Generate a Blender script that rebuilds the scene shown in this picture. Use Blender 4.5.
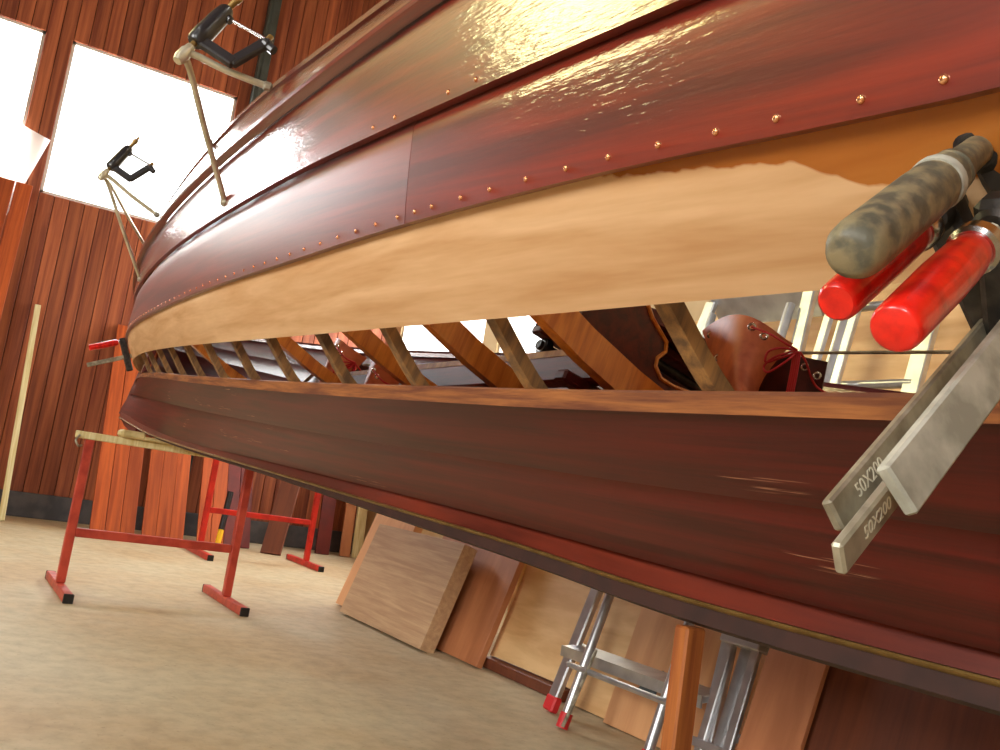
import bpy, bmesh, math, random
import numpy as np
from math import sin, cos, pi, radians, sqrt
from mathutils import Vector, Matrix

random.seed(7)
for o in list(bpy.data.objects):
    bpy.data.objects.remove(o)
scene = bpy.context.scene
COL = scene.collection

# ------------------------------------------------------------------ camera
FPX = 955.0
YAW, ROLL, TILT, ZC = radians(30.0), radians(8.75), radians(7.54), 0.70
_fh = Vector((cos(YAW), -sin(YAW), 0)); _up = Vector((0, 0, 1)); _r0 = Vector((-sin(YAW), -cos(YAW), 0))
FW = _fh * cos(TILT) + _up * sin(TILT)
_u0 = _up * cos(TILT) - _fh * sin(TILT)
RT = _r0 * cos(ROLL) + _u0 * sin(ROLL)
UP = _u0 * cos(ROLL) - _r0 * sin(ROLL)
CAM = Vector((0, 0, ZC))
cd = bpy.data.cameras.new('camera'); cam = bpy.data.objects.new('camera', cd); COL.objects.link(cam)
cd.sensor_width = 36; cd.lens = FPX / 1000 * 36; cd.clip_start = 0.02; cd.clip_end = 200
m = Matrix((RT, UP, -FW)).transposed().to_4x4(); m.translation = CAM
cam.matrix_world = m
scene.camera = cam

def ray(x, y): return FW + RT * ((x - 500) / FPX) - UP * ((y - 375) / FPX)
def at(x, y, d): return CAM + ray(x, y) * d
def onZ(x, y, z=0.0): d = ray(x, y); return CAM + d * ((z - ZC) / d.z)
def onY(x, y, Y): d = ray(x, y); return CAM + d * (Y / d.y)
def onX(x, y, X): d = ray(x, y); return CAM + d * (X / d.x)

# ------------------------------------------------------------------ light
scene.view_settings.view_transform = 'Standard'
scene.view_settings.look = 'None'
scene.view_settings.gamma = 1.0
scene.view_settings.use_curve_mapping = False
scene.view_settings.exposure = 0.12
world = bpy.data.worlds.new('overcast_sky'); scene.world = world; world.use_nodes = True
wn = world.node_tree.nodes['Background']
wn.inputs[0].default_value = (0.96, 0.98, 1.0, 1); wn.inputs[1].default_value = 4.0

def area(name, loc, target, sx, sy, power, col=(1, 1, 1)):
    l = bpy.data.lights.new(name, 'AREA'); l.shape = 'RECTANGLE'; l.size = sx; l.size_y = sy
    l.energy = power; l.color = col
    o = bpy.data.objects.new(name, l); COL.objects.link(o); o.location = loc
    d = Vector(target) - Vector(loc); o.rotation_euler = d.to_track_quat('-Z', 'Y').to_euler()
    return o
WX = 8.73            # inner face of the boarded end wall
SY = -3.75           # inner face of the side wall behind the boat
LY = 5.2             # inner face of the wall on the camera's side
CZ = 8.2
area('daylight_end_window', (WX + .34, .41, 3.33), (0, .41, 2.6), 1.2, 1.35, 130, (.95, .98, 1))
area('daylight_end_window', (WX + .34, -1.11, 3.33), (0, -1.11, 2.6), 1.42, 1.35, 150, (.95, .98, 1))
area('daylight_amber_window', (WX + .34, 3.9, 6.5), (0, 3.0, 2.0), 2.3, 2.4, 260, (.95, .84, .26))
area('daylight_side_window', (7.7, SY - .3, 2.05), (7.0, 0, 1.6), 1.7, 1.5, 90, (1, 1, 1))
area('daylight_side_window', (5.9, SY - .3, 2.05), (5.4, 0, 1.6), 1.4, 1.5, 45, (1, .92, .66))
area('fill_camera_side', (.6, LY + .3, 2.7), (1.6, 0, .7), 2.4, 1.9, 260, (1, .97, .91))  # fill light added on the unseen camera side to brighten the near hull
area('fill_camera_side', (-3.8, LY + .3, 2.7), (0.2, 0, .7), 2.4, 1.9, 260, (1, .97, .91))  # second added fill light, farther back on the same unseen side

# ------------------------------------------------------------------ materials
def sr(*c):
    return tuple(((v / 255) / 12.92 if v / 255 <= .04045 else ((v / 255 + .055) / 1.055) ** 2.4) for v in c) + (1,)
MATS = {}
def newmat(name):
    mt = bpy.data.materials.new(name); mt.use_nodes = True; nt = mt.node_tree
    return mt, nt, nt.nodes, nt.links, nt.nodes['Principled BSDF']
def wood(name, base, dark, coord='UV', along=1.5, across=38, rough=.5, coat=0., coat_rough=.08, bump=.15, fine=.5, var=.12, brush=0., spec=.5, contrast=(.35, .68), axis='X'):
    mt, nt, N, L, b = newmat(name)
    tc = N.new('ShaderNodeTexCoord'); mp = N.new('ShaderNodeMapping')
    L.new(tc.outputs['UV' if coord == 'UV' else 'Object'], mp.inputs[0])
    sc = [across] * 3; sc['XYZ'.index(axis)] = along
    mp.inputs['Scale'].default_value = sc
    oi = N.new('ShaderNodeObjectInfo')
    off = N.new('ShaderNodeVectorMath'); off.operation = 'SCALE'; off.inputs[3].default_value = 37
    cb = N.new('ShaderNodeCombineXYZ')
    for k in range(3): L.new(oi.outputs['Random'], cb.inputs[k])
    L.new(cb.outputs[0], off.inputs[0]); L.new(off.outputs[0], mp.inputs['Location'])
    n1 = N.new('ShaderNodeTexNoise'); n1.inputs['Scale'].default_value = 1; n1.inputs['Detail'].default_value = 5; n1.inputs['Distortion'].default_value = .6
    L.new(mp.outputs[0], n1.inputs['Vector'])
    n2 = N.new('ShaderNodeTexNoise'); n2.inputs['Scale'].default_value = 7; n2.inputs['Detail'].default_value = 3
    L.new(mp.outputs[0], n2.inputs['Vector'])
    mx = N.new('ShaderNodeMath'); mx.operation = 'MULTIPLY_ADD'; mx.inputs[1].default_value = fine * .5
    L.new(n2.outputs[0], mx.inputs[0]); L.new(n1.outputs[0], mx.inputs[2])
    sb = N.new('ShaderNodeMath'); sb.operation = 'SUBTRACT'; sb.inputs[1].default_value = fine * .25; L.new(mx.outputs[0], sb.inputs[0])
    rp = N.new('ShaderNodeValToRGB'); rp.color_ramp.elements[0].color = dark; rp.color_ramp.elements[1].color = base
    rp.color_ramp.elements[0].position = contrast[0]; rp.color_ramp.elements[1].position = contrast[1]
    L.new(sb.outputs[0], rp.inputs[0])
    hv = N.new('ShaderNodeHueSaturation')
    mr = N.new('ShaderNodeMapRange'); mr.inputs[3].default_value = 1 - var; mr.inputs[4].default_value = 1 + var
    L.new(oi.outputs['Random'], mr.inputs[0]); L.new(mr.outputs[0], hv.inputs['Value']); L.new(rp.outputs[0], hv.inputs['Color'])
    L.new(hv.outputs[0], b.inputs['Base Color'])
    b.inputs['Roughness'].default_value = rough; b.inputs['Specular IOR Level'].default_value = spec
    bp = N.new('ShaderNodeBump'); bp.inputs['Strength'].default_value = bump; bp.inputs['Distance'].default_value = .002
    L.new(sb.outputs[0], bp.inputs['Height']); L.new(bp.outputs[0], b.inputs['Normal'])
    if coat:
        b.inputs['Coat Weight'].default_value = coat; b.inputs['Coat Roughness'].default_value = coat_rough
        if brush:
            m2 = N.new('ShaderNodeMapping'); L.new(tc.outputs['UV' if coord == 'UV' else 'Object'], m2.inputs[0])
            s2 = [230] * 3; s2['XYZ'.index(axis)] = 34; m2.inputs['Scale'].default_value = s2
            n3 = N.new('ShaderNodeTexNoise'); n3.inputs['Scale'].default_value = 1; n3.inputs['Detail'].default_value = 3
            L.new(m2.outputs[0], n3.inputs['Vector'])
            b2 = N.new('ShaderNodeBump'); b2.inputs['Strength'].default_value = brush; b2.inputs['Distance'].default_value = .002
            L.new(n3.outputs[0], b2.inputs['Height']); L.new(b2.outputs[0], b.inputs['Coat Normal'])
    MATS[name] = mt
    return mt
def plain(name, col, rough=.5, metal=0., noise=0., nscale=30., col2=None, coat=0., bump=0., trans=0., coat_rough=.1):
    mt, nt, N, L, b = newmat(name)
    b.inputs['Base Color'].default_value = col; b.inputs['Roughness'].default_value = rough; b.inputs['Metallic'].default_value = metal
    if coat: b.inputs['Coat Weight'].default_value = coat; b.inputs['Coat Roughness'].default_value = coat_rough
    if col2 is not None or bump:
        tc = N.new('ShaderNodeTexCoord'); n1 = N.new('ShaderNodeTexNoise'); n1.inputs['Scale'].default_value = nscale; n1.inputs['Detail'].default_value = 5
        L.new(tc.outputs['Object'], n1.inputs['Vector'])
        if col2 is not None:
            rp = N.new('ShaderNodeValToRGB'); rp.color_ramp.elements[0].color = col; rp.color_ramp.elements[1].color = col2
            rp.color_ramp.elements[0].position = .42; rp.color_ramp.elements[1].position = .62
            L.new(n1.outputs[0], rp.inputs[0]); L.new(rp.outputs[0], b.inputs['Base Color'])
        if bump:
            bp = N.new('ShaderNodeBump'); bp.inputs['Strength'].default_value = bump; bp.inputs['Distance'].default_value = .003
            L.new(n1.outputs[0], bp.inputs['Height']); L.new(bp.outputs[0], b.inputs['Normal'])
    MATS[name] = mt
    return mt

M = MATS
wood('mahogany_varnish', sr(122, 32, 10), sr(78, 14, 6), rough=.42, coat=.8, coat_rough=.05, bump=.1, brush=.38, var=.1)
wood('mahogany_dull', sr(126, 42, 24), sr(84, 22, 14), rough=.45, coat=.38, coat_rough=.3, bump=.1, brush=.12, var=.06)
wood('mahogany_satin', sr(102, 20, 17), sr(64, 11, 11), rough=.5, coat=.22, coat_rough=.3, spec=.3, bump=.12, brush=.1, var=.08)
wood('keel_wood', sr(128, 46, 26), sr(86, 26, 14), rough=.4, coat=.3, coat_rough=.3, bump=.1)
wood('orange_varnish', sr(248, 160, 64), sr(208, 112, 36), coord='O', axis='Z', along=6, across=60, rough=.35, coat=.7, coat_rough=.12, var=.15)
wood('rib_wood', sr(150, 108, 60), sr(92, 66, 42), coord='O', axis='Z', along=8, across=70, rough=.6, var=.15)
wood('old_edge', sr(160, 100, 52), sr(104, 56, 34), along=5, across=90, rough=.75, bump=.5, var=.05)
wood('seat_wood', sr(112, 34, 20), sr(72, 18, 12), coord='O', axis='X', along=4, across=60, rough=.5, coat=.05)
wood('cladding', sr(174, 98, 60), sr(124, 60, 38), coord='O', axis='Z', along=.9, across=22, rough=.55, var=.22, bump=.3, spec=.35)
wood('orange_board', sr(190, 92, 40), sr(152, 66, 28), coord='O', axis='Z', along=1.5, across=30, rough=.55, var=.14, spec=.35)
wood('plywood', sr(232, 194, 138), sr(208, 162, 106), coord='O', axis='X', along=2.5, across=14, rough=.6, var=.05, fine=.3)
wood('plywood_grey', sr(200, 166, 126), sr(176, 140, 104), coord='O', axis='X', along=2.0, across=40, rough=.6, var=.03, fine=.7)
wood('plywood_pink', sr(224, 168, 116), sr(206, 148, 98), coord='O', axis='Z', along=2.0, across=14, rough=.6, var=.03, fine=.3)
wood('red_panel', sr(194, 128, 84), sr(172, 108, 68), coord='O', axis='Z', along=2.0, across=14, rough=.55, var=.04, fine=.3)
wood('brown_panel', sr(120, 64, 38), sr(100, 50, 30), coord='O', axis='Z', along=2.0, across=30, rough=.55, var=.06, fine=.5)
wood('post_wood', sr(176, 104, 48), sr(134, 68, 28), coord='O', axis='Z', along=2.5, across=60, rough=.55, var=.03)
wood('pale_batten', sr(232, 222, 176), sr(208, 190, 130), coord='O', axis='Z', along=2.5, across=60, rough=.6, var=.02)
wood('rack_timber', sr(206, 160, 92), sr(170, 120, 62), coord='O', axis='Z', along=2.5, across=50, rough=.6, var=.08)
plain('copper', sr(246, 190, 146), .25, .9, col2=sr(210, 136, 92), nscale=400)
plain('brass', sr(150, 120, 66), .45, .6, col2=sr(126, 98, 50), nscale=25)
plain('trestle_red', sr(194, 74, 54), .45, 0, col2=sr(166, 54, 40), nscale=14)
plain('trestle_bright_red', sr(206, 40, 28), .4, 0, col2=sr(178, 30, 24), nscale=14)
plain('black_plastic', sr(26, 26, 28), .4)
plain('handle_red', sr(236, 34, 20), .32, 0, col2=sr(196, 18, 14), nscale=70, coat=.4, bump=.15)
plain('handle_grimy', sr(92, 90, 76), .5, .1, col2=sr(140, 128, 98), nscale=90, bump=.35)
plain('rail_steel', sr(176, 170, 150), .42, .4, col2=sr(134, 127, 110), nscale=45, bump=.1)
plain('flat_grey', sr(192, 192, 180), .6, .1, col2=sr(150, 150, 138), nscale=40, bump=.2)
plain('cast_iron', sr(44, 44, 46), .45, .5, col2=sr(70, 66, 62), nscale=60, bump=.3)
plain('bright_steel', sr(205, 205, 205), .22, 1.0)
plain('aluminium', sr(206, 208, 210), .35, .85, col2=sr(180, 182, 186), nscale=10)
plain('tube_metal', sr(222, 218, 196), .3, .6, col2=sr(196, 190, 162), nscale=20)
plain('gate_plastic', sr(34, 33, 36), .35, coat=.3)
plain('leather', sr(210, 112, 66), .5, 0, col2=sr(178, 84, 46), nscale=25, bump=.1)
plain('leather_dark', sr(84, 32, 26), .5, 0, col2=sr(64, 24, 20), nscale=60, bump=.2)
plain('red_lace', sr(196, 26, 36), .6)
plain('red_rubber', sr(206, 40, 44), .5)
plain('white_panel', sr(240, 240, 236), .6)
plain('window_paint', sr(214, 206, 196), .5)
plain('steel_green', sr(74, 80, 74), .5, .2, col2=sr(62, 66, 60), nscale=8)
plain('plinth', sr(74, 72, 74), .85, 0, col2=sr(92, 88, 86), nscale=9, bump=.4)
plain('wall_paint', sr(206, 182, 140), .85, 0, col2=sr(190, 164, 122), nscale=2.2)
plain('dark_timber', sr(112, 66, 42), .7, 0, col2=sr(96, 54, 34), nscale=3)
plain('backing_dark', sr(34, 18, 12), .9)
plain('cream_wrap', sr(214, 196, 142), .6, 0, col2=sr(192, 172, 116), nscale=18, bump=.5)
plain('yellow_plastic', sr(240, 190, 20), .4)
plain('slate_blue', sr(96, 112, 122), .6)
plain('engraved', sr(232, 230, 214), .4, .3)
plain('dark_cloth', sr(30, 36, 34), .9)
plain('dark_red_board', sr(112, 30, 22), .55, 0, col2=sr(92, 24, 18), nscale=8)  # even dark red for boards behind the far trestle and in the corner

def floor_mat():
    mt, nt, N, L, b = newmat('concrete')
    tc = N.new('ShaderNodeTexCoord')
    def noise(s, d=6, stretch=None):
        n = N.new('ShaderNodeTexNoise'); n.inputs['Scale'].default_value = s; n.inputs['Detail'].default_value = d; n.inputs['Roughness'].default_value = .62
        L.new(tc.outputs['Object'], n.inputs['Vector']); return n
    n1 = noise(.9); n2 = noise(13, 8); n3 = noise(45, 4)
    r1 = N.new('ShaderNodeValToRGB'); r1.color_ramp.elements[0].color = sr(184, 160, 122); r1.color_ramp.elements[1].color = sr(192, 178, 146)
    r1.color_ramp.elements[0].position = .4; r1.color_ramp.elements[1].position = .62
    L.new(n1.outputs[0], r1.inputs[0])
    r2 = N.new('ShaderNodeValToRGB'); r2.color_ramp.elements[0].color = (.62, .6, .56, 1); r2.color_ramp.elements[1].color = (1.06, 1.04, 1, 1)
    r2.color_ramp.elements[0].position = .33; r2.color_ramp.elements[1].position = .6
    L.new(n2.outputs[0], r2.inputs[0])
    mx = N.new('ShaderNodeMixRGB'); mx.blend_type = 'MULTIPLY'; mx.inputs[0].default_value = .5
    L.new(r1.outputs[0], mx.inputs[1]); L.new(r2.outputs[0], mx.inputs[2])
    r3 = N.new('ShaderNodeValToRGB'); r3.color_ramp.elements[0].color = (.55, .5, .45, 1); r3.color_ramp.elements[1].color = (1, 1, 1, 1)
    r3.color_ramp.elements[0].position = .28; r3.color_ramp.elements[1].position = .4
    L.new(n3.outputs[0], r3.inputs[0])
    m2 = N.new('ShaderNodeMixRGB'); m2.blend_type = 'MULTIPLY'; m2.inputs[0].default_value = .5
    L.new(mx.outputs[0], m2.inputs[1]); L.new(r3.outputs[0], m2.inputs[2])
    L.new(m2.outputs[0], b.inputs['Base Color']); b.inputs['Roughness'].default_value = .7
    bp = N.new('ShaderNodeBump'); bp.inputs['Strength'].default_value = .25; bp.inputs['Distance'].default_value = .004
    L.new(n2.outputs[0], bp.inputs['Height']); L.new(bp.outputs[0], b.inputs['Normal'])
    MATS['concrete'] = mt
floor_mat()

def bare_mat():
    # freshly planed plank, with one brushed-on coat of varnish reaching part of the way along its top edge
    mt = wood('bare_plank', sr(226, 188, 144), sr(196, 148, 100), along=2.2, across=26, rough=.6, bump=.06, fine=.35, var=0, contrast=(.3, .7), spec=.3)
    nt = mt.node_tree; N = nt.nodes; L = nt.links; b = N['Principled BSDF']
    src = b.inputs['Base Color'].links[0].from_socket
    tc = N.new('ShaderNodeTexCoord'); sp = N.new('ShaderNodeSeparateXYZ'); L.new(tc.outputs['UV'], sp.inputs[0])
    n = N.new('ShaderNodeTexNoise'); n.inputs['Scale'].default_value = 45; n.inputs['Detail'].default_value = 2; L.new(tc.outputs['UV'], n.inputs['Vector'])
    # wet where v < limit(u): v is metres below the lap line, u is metres along the hull
    cr = N.new('ShaderNodeFloatCurve'); c = cr.mapping.curves[0]
    pts = [(0, .68), (.30, .62), (.375, .58), (.395, .48), (.425, .34), (.5, .29), (.6, .23), (.68, .12), (1, .05)]
    while len(c.points) < len(pts): c.points.new(.5, .5)
    for p, q in zip(c.points, pts): p.location = q; p.handle_type = 'VECTOR'
    cr.mapping.update()
    L.new(sp.outputs[0], cr.inputs['Value'])
    lim = N.new('ShaderNodeMath'); lim.operation = 'MULTIPLY'; lim.operation = 'MULTIPLY_ADD'; lim.inputs[1].default_value = .1; lim.inputs[2].default_value = -.0235; L.new(cr.outputs[0], lim.inputs[0])
    nz = N.new('ShaderNodeMath'); nz.operation = 'MULTIPLY_ADD'; nz.inputs[1].default_value = .009; L.new(n.outputs[0], nz.inputs[0]); L.new(sp.outputs[1], nz.inputs[2])
    df = N.new('ShaderNodeMath'); df.operation = 'SUBTRACT'; L.new(lim.outputs[0], df.inputs[0]); L.new(nz.outputs[0], df.inputs[1])
    mr = N.new('ShaderNodeMapRange'); mr.inputs[1].default_value = -.0105; mr.inputs[2].default_value = -.0085; L.new(df.outputs[0], mr.inputs[0])
    mx = N.new('ShaderNodeMixRGB'); mx.blend_type = 'MULTIPLY'; L.new(mr.outputs[0], mx.inputs[0]); L.new(src, mx.inputs[1]); mx.inputs[2].default_value = (.62, .33, .11, 1)
    L.new(mx.outputs[0], b.inputs['Base Color'])
    rg = N.new('ShaderNodeMapRange'); rg.inputs[3].default_value = .6; rg.inputs[4].default_value = .25; L.new(mr.outputs[0], rg.inputs[0]); L.new(rg.outputs[0], b.inputs['Roughness'])
bare_mat()

def scratch_mat():
    # bottom planking: satin varnish with pale scrapes running along the grain
    mt = M['mahogany_satin']; nt = mt.node_tree; N = nt.nodes; L = nt.links; b = N['Principled BSDF']
    src = b.inputs['Base Color'].links[0].from_socket
    tc = N.new('ShaderNodeTexCoord'); mp = N.new('ShaderNodeMapping'); mp.inputs['Scale'].default_value = (7, 260, 1); L.new(tc.outputs['UV'], mp.inputs[0])
    n = N.new('ShaderNodeTexNoise'); n.inputs['Scale'].default_value = 1; n.inputs['Detail'].default_value = 2; L.new(mp.outputs[0], n.inputs['Vector'])
    m2 = N.new('ShaderNodeMapping'); m2.inputs['Scale'].default_value = (3.3, 16, 1); L.new(tc.outputs['UV'], m2.inputs[0])
    n2 = N.new('ShaderNodeTexNoise'); n2.inputs['Scale'].default_value = 1; n2.inputs['Detail'].default_value = 0; L.new(m2.outputs[0], n2.inputs['Vector'])
    a = N.new('ShaderNodeMapRange'); a.inputs[1].default_value = .62; a.inputs[2].default_value = .68; L.new(n.outputs[0], a.inputs[0])
    c = N.new('ShaderNodeMapRange'); c.inputs[1].default_value = .69; c.inputs[2].default_value = .73; L.new(n2.outputs[0], c.inputs[0])
    ml = N.new('ShaderNodeMath'); ml.operation = 'MULTIPLY'; L.new(a.outputs[0], ml.inputs[0]); L.new(c.outputs[0], ml.inputs[1])
    mx = N.new('ShaderNodeMixRGB'); L.new(ml.outputs[0], mx.inputs[0]); L.new(src, mx.inputs[1]); mx.inputs[2].default_value = sr(190, 140, 110)
    L.new(mx.outputs[0], b.inputs['Base Color'])
scratch_mat()

def glass_mat():
    mt, nt, N, L, b = newmat('pane_glass')
    out = N['Material Output']; t = N.new('ShaderNodeBsdfTransparent'); g = N.new('ShaderNodeBsdfGlossy'); g.inputs['Roughness'].default_value = .02
    mx = N.new('ShaderNodeMixShader'); mx.inputs[0].default_value = .06; L.new(t.outputs[0], mx.inputs[1]); L.new(g.outputs[0], mx.inputs[2]); L.new(mx.outputs[0], out.inputs[0])
    MATS['pane_glass'] = mt
    mt, nt, N, L, b = newmat('milky_sheet')
    out = N['Material Output']; d = N.new('ShaderNodeBsdfDiffuse'); d.inputs[0].default_value = (.9, .9, .88, 1); t = N.new('ShaderNodeBsdfTranslucent'); t.inputs[0].default_value = (.95, .95, .92, 1)
    mx = N.new('ShaderNodeMixShader'); mx.inputs[0].default_value = .7; L.new(d.outputs[0], mx.inputs[1]); L.new(t.outputs[0], mx.inputs[2]); L.new(mx.outputs[0], out.inputs[0])
    MATS['milky_sheet'] = mt
    mt, nt, N, L, b = newmat('yellow_blind')
    out = N['Material Output']; d = N.new('ShaderNodeBsdfDiffuse'); d.inputs[0].default_value = (.9, .8, .5, 1); t = N.new('ShaderNodeBsdfTranslucent'); t.inputs[0].default_value = (1, .9, .6, 1)
    mx = N.new('ShaderNodeMixShader'); mx.inputs[0].default_value = .7; L.new(d.outputs[0], mx.inputs[1]); L.new(t.outputs[0], mx.inputs[2]); L.new(mx.outputs[0], out.inputs[0])
    MATS['yellow_blind'] = mt
glass_mat()

# ------------------------------------------------------------------ mesh helpers
ORG = {}
class MB:
    def __init__(s): s.v = []; s.f = []; s.uv = {}
    def add(s, vs, fs):
        n = len(s.v); s.v += [Vector(p) for p in vs]; s.f += [tuple(i + n for i in q) for q in fs]; return s
    def box(s, c, d, R=None, b=0.):
        c = Vector(c); hx, hy, hz = [k / 2 for k in d]
        if b <= 0:
            P = [(x, y, z) for x in (-hx, hx) for y in (-hy, hy) for z in (-hz, hz)]
            F = [(0, 1, 3, 2), (4, 6, 7, 5), (0, 4, 5, 1), (2, 3, 7, 6), (0, 2, 6, 4), (1, 5, 7, 3)]
        else:
            bm = bmesh.new(); bmesh.ops.create_cube(bm, size=1)
            for v in bm.verts: v.co = Vector((v.co.x * d[0], v.co.y * d[1], v.co.z * d[2]))
            bmesh.ops.bevel(bm, geom=bm.edges[:], offset=b, segments=1, affect='EDGES')
            bm.verts.index_update()
            P = [v.co[:] for v in bm.verts]; F = [tuple(v.index for v in f.verts) for f in bm.faces]; bm.free()
        P = [Vector(p) for p in P]
        if R is not None: P = [R @ p for p in P]
        return s.add([c + p for p in P], F)
    def bar(s, a, b_, w, h, upv=(0, 0, 1), bev=0., ext=0.):
        a = Vector(a); b_ = Vector(b_); x = (b_ - a).normalized(); y = Vector(upv).cross(x).normalized(); z = x.cross(y)
        R = Matrix((x, y, z)).transposed()
        return s.box((a + b_) / 2, ((b_ - a).length + ext, w, h), R, bev)
    def tube(s, pts, r, n=10, cap=True, closed=False):
        pts = [Vector(p) for p in pts]; k = len(pts); rs = r if isinstance(r, (list, tuple)) else [r] * k
        T = []
        for i in range(k):
            if closed: t = pts[(i + 1) % k] - pts[i - 1]
            else: t = pts[min(i + 1, k - 1)] - pts[max(i - 1, 0)]
            T.append(t.normalized() if t.length > 1e-9 else (T[-1] if T else Vector((1, 0, 0))))
        u = T[0].orthogonal().normalized(); vs = []
        for i in range(k):
            u = (u - T[i] * u.dot(T[i])).normalized(); w = T[i].cross(u)
            vs += [pts[i] + (u * cos(2 * pi * j / n) + w * sin(2 * pi * j / n)) * rs[i] for j in range(n)]
        fs = []
        for i in range(k if closed else k - 1):
            i2 = (i + 1) % k
            for j in range(n): fs.append((i * n + j, i * n + (j + 1) % n, i2 * n + (j + 1) % n, i2 * n + j))
        if cap and not closed: fs += [tuple(range(n))[::-1], tuple((k - 1) * n + j for j in range(n))]
        return s.add(vs, fs)
    def lathe(s, p0, axis, prof, n=24):
        """prof: list of (distance along the axis, radius)"""
        axis = Vector(axis).normalized(); p0 = Vector(p0)
        return s.tube_raw([p0 + axis * d for d, r in prof], [r for d, r in prof], axis, n)
    def tube_raw(s, pts, rs, ax, n):
        u = ax.orthogonal().normalized(); w = ax.cross(u); vs = []; fs = []
        for p, r in zip(pts, rs): vs += [p + (u * cos(2 * pi * j / n) + w * sin(2 * pi * j / n)) * r for j in range(n)]
        for i in range(len(pts) - 1):
            for j in range(n): fs.append((i * n + j, i * n + (j + 1) % n, (i + 1) * n + (j + 1) % n, (i + 1) * n + j))
        fs += [tuple(range(n))[::-1], tuple((len(pts) - 1) * n + j for j in range(n))]
        return s.add(vs, fs)
    def plate(s, poly, nrm, th):
        """extrude a 3-D polygon by th along nrm"""
        nrm = Vector(nrm).normalized() * th; k = len(poly); P = [Vector(p) for p in poly]
        vs = P + [p + nrm for p in P]
        return s.add(vs, [tuple(range(k))[::-1], tuple(range(k, 2 * k))] + [(i, (i + 1) % k, k + (i + 1) % k, k + i) for i in range(k)])
    def mesh(s, name, mat, org=None, smooth=False):
        me = bpy.data.meshes.new(name); o = Vector(org) if org is not None else Vector()
        me.from_pydata([tuple(p - o) for p in s.v], [], s.f); me.validate()
        bm = bmesh.new(); bm.from_mesh(me); bmesh.ops.recalc_face_normals(bm, faces=bm.faces[:]); bm.to_mesh(me); bm.free()
        me.materials.append(M[mat])
        if smooth: smooth_mesh(me)
        return me
    def build(s, name, mat, parent=None, smooth=False, org=None):
        if org is None and parent is not None: org = ORG.get(parent.name)
        o = bpy.data.objects.new(name, s.mesh(name, mat, org, smooth)); COL.objects.link(o)
        if parent is not None:
            o.parent = parent
            if parent.name in ORG: ORG[o.name] = ORG[parent.name]
        return o
def smooth_mesh(me, ang=40):
    me.polygons.foreach_set('use_smooth', [True] * len(me.polygons))
    try: me.set_sharp_from_angle(angle=radians(ang))
    except Exception: pass
def tag(o, label=None, cat=None, group=None, kind=None):
    if label: o['label'] = label
    if cat: o['category'] = cat
    if group: o['group'] = group
    if kind: o['kind'] = kind
    return o
def thing(name, loc, label, cat, group=None):
    o = bpy.data.objects.new(name, None); COL.objects.link(o); o.location = loc; o.empty_display_size = .1
    ORG[o.name] = Vector(loc); return tag(o, label, cat, group)
def solo(mb, name, mat, base, label, cat, group=None, smooth=False):
    o = mb.build(name, mat, None, smooth, org=base); o.location = base; ORG[o.name] = Vector(base)
    return tag(o, label, cat, group)
def shared(name, me, parent, loc, rot=None):
    o = bpy.data.objects.new(name, me); COL.objects.link(o); o.parent = parent; o.location = loc
    if rot is not None: o.rotation_euler = rot
    return o
def struct(mb, name, mat, parent=None):
    o = mb.build(name, mat, parent); o['kind'] = 'structure'; return o

# ------------------------------------------------------------------ the room
X0 = -9.0
fl = MB().box((( X0 + WX) / 2, (SY + LY) / 2, -.1), (WX - X0 + .6, LY - SY + .6, .2)); struct(fl, 'floor', 'concrete')
struct(MB().box(((X0 + WX) / 2, (SY + LY) / 2, CZ + .1), (WX - X0 + .6, LY - SY + .6, .2)), 'ceiling', 'dark_timber')
def wall_with_holes(mb, u0, u1, z0, z1, holes, put):
    us = sorted({u0, u1} | {h[0] for h in holes} | {h[1] for h in holes})
    for a, b in zip(us, us[1:]):
        hs = sorted([(h[2], h[3]) for h in holes if h[0] < (a + b) / 2 < h[1]])
        z = z0
        for p, q in hs: put(mb, a, b, z, p); z = q
        put(mb, a, b, z, z1)
    return mb
END_H = [(-1.82, -.40, 2.66, 4.01), (-.185, 1.0, 2.66, 4.01), (2.75, 5.05, 5.3, 7.7)]
wb = wall_with_holes(MB(), SY - .3, LY + .3, 0, CZ, END_H, lambda mb, a, b, z, q: mb.box((WX + .13, (a + b) / 2, (z + q) / 2), (.2, b - a, q - z)))
wall_end = struct(wb, 'wall_end', 'backing_dark')
SIDE_H = [(5.2, 6.62, 1.3, 2.8), (6.86, 8.55, 1.3, 2.8)]
ws = wall_with_holes(MB(), X0 - .3, WX + .03, 0, CZ, SIDE_H, lambda mb, a, b, z, q: mb.box(((a + b) / 2, SY - .1, (z + q) / 2), (b - a, .2, q - z)))
struct(ws, 'wall_side', 'wall_paint')
CAM_H = [(-5.0, -2.6, 1.75, 3.65), (-.6, 1.8, 1.75, 3.65)]  # unseen openings, added to let the camera-side fill lights in
wl = wall_with_holes(MB(), X0 - .3, WX + .03, 0, CZ, CAM_H, lambda mb, a, b, z, q: mb.box(((a + b) / 2, LY + .1, (z + q) / 2), (b - a, .2, q - z)))
struct(wl, 'wall_camera_side', 'dark_timber')
struct(MB().box((X0 - .1, (SY + LY) / 2, CZ / 2), (.2, LY - SY, CZ)), 'wall_far_end', 'wall_paint')

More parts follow.
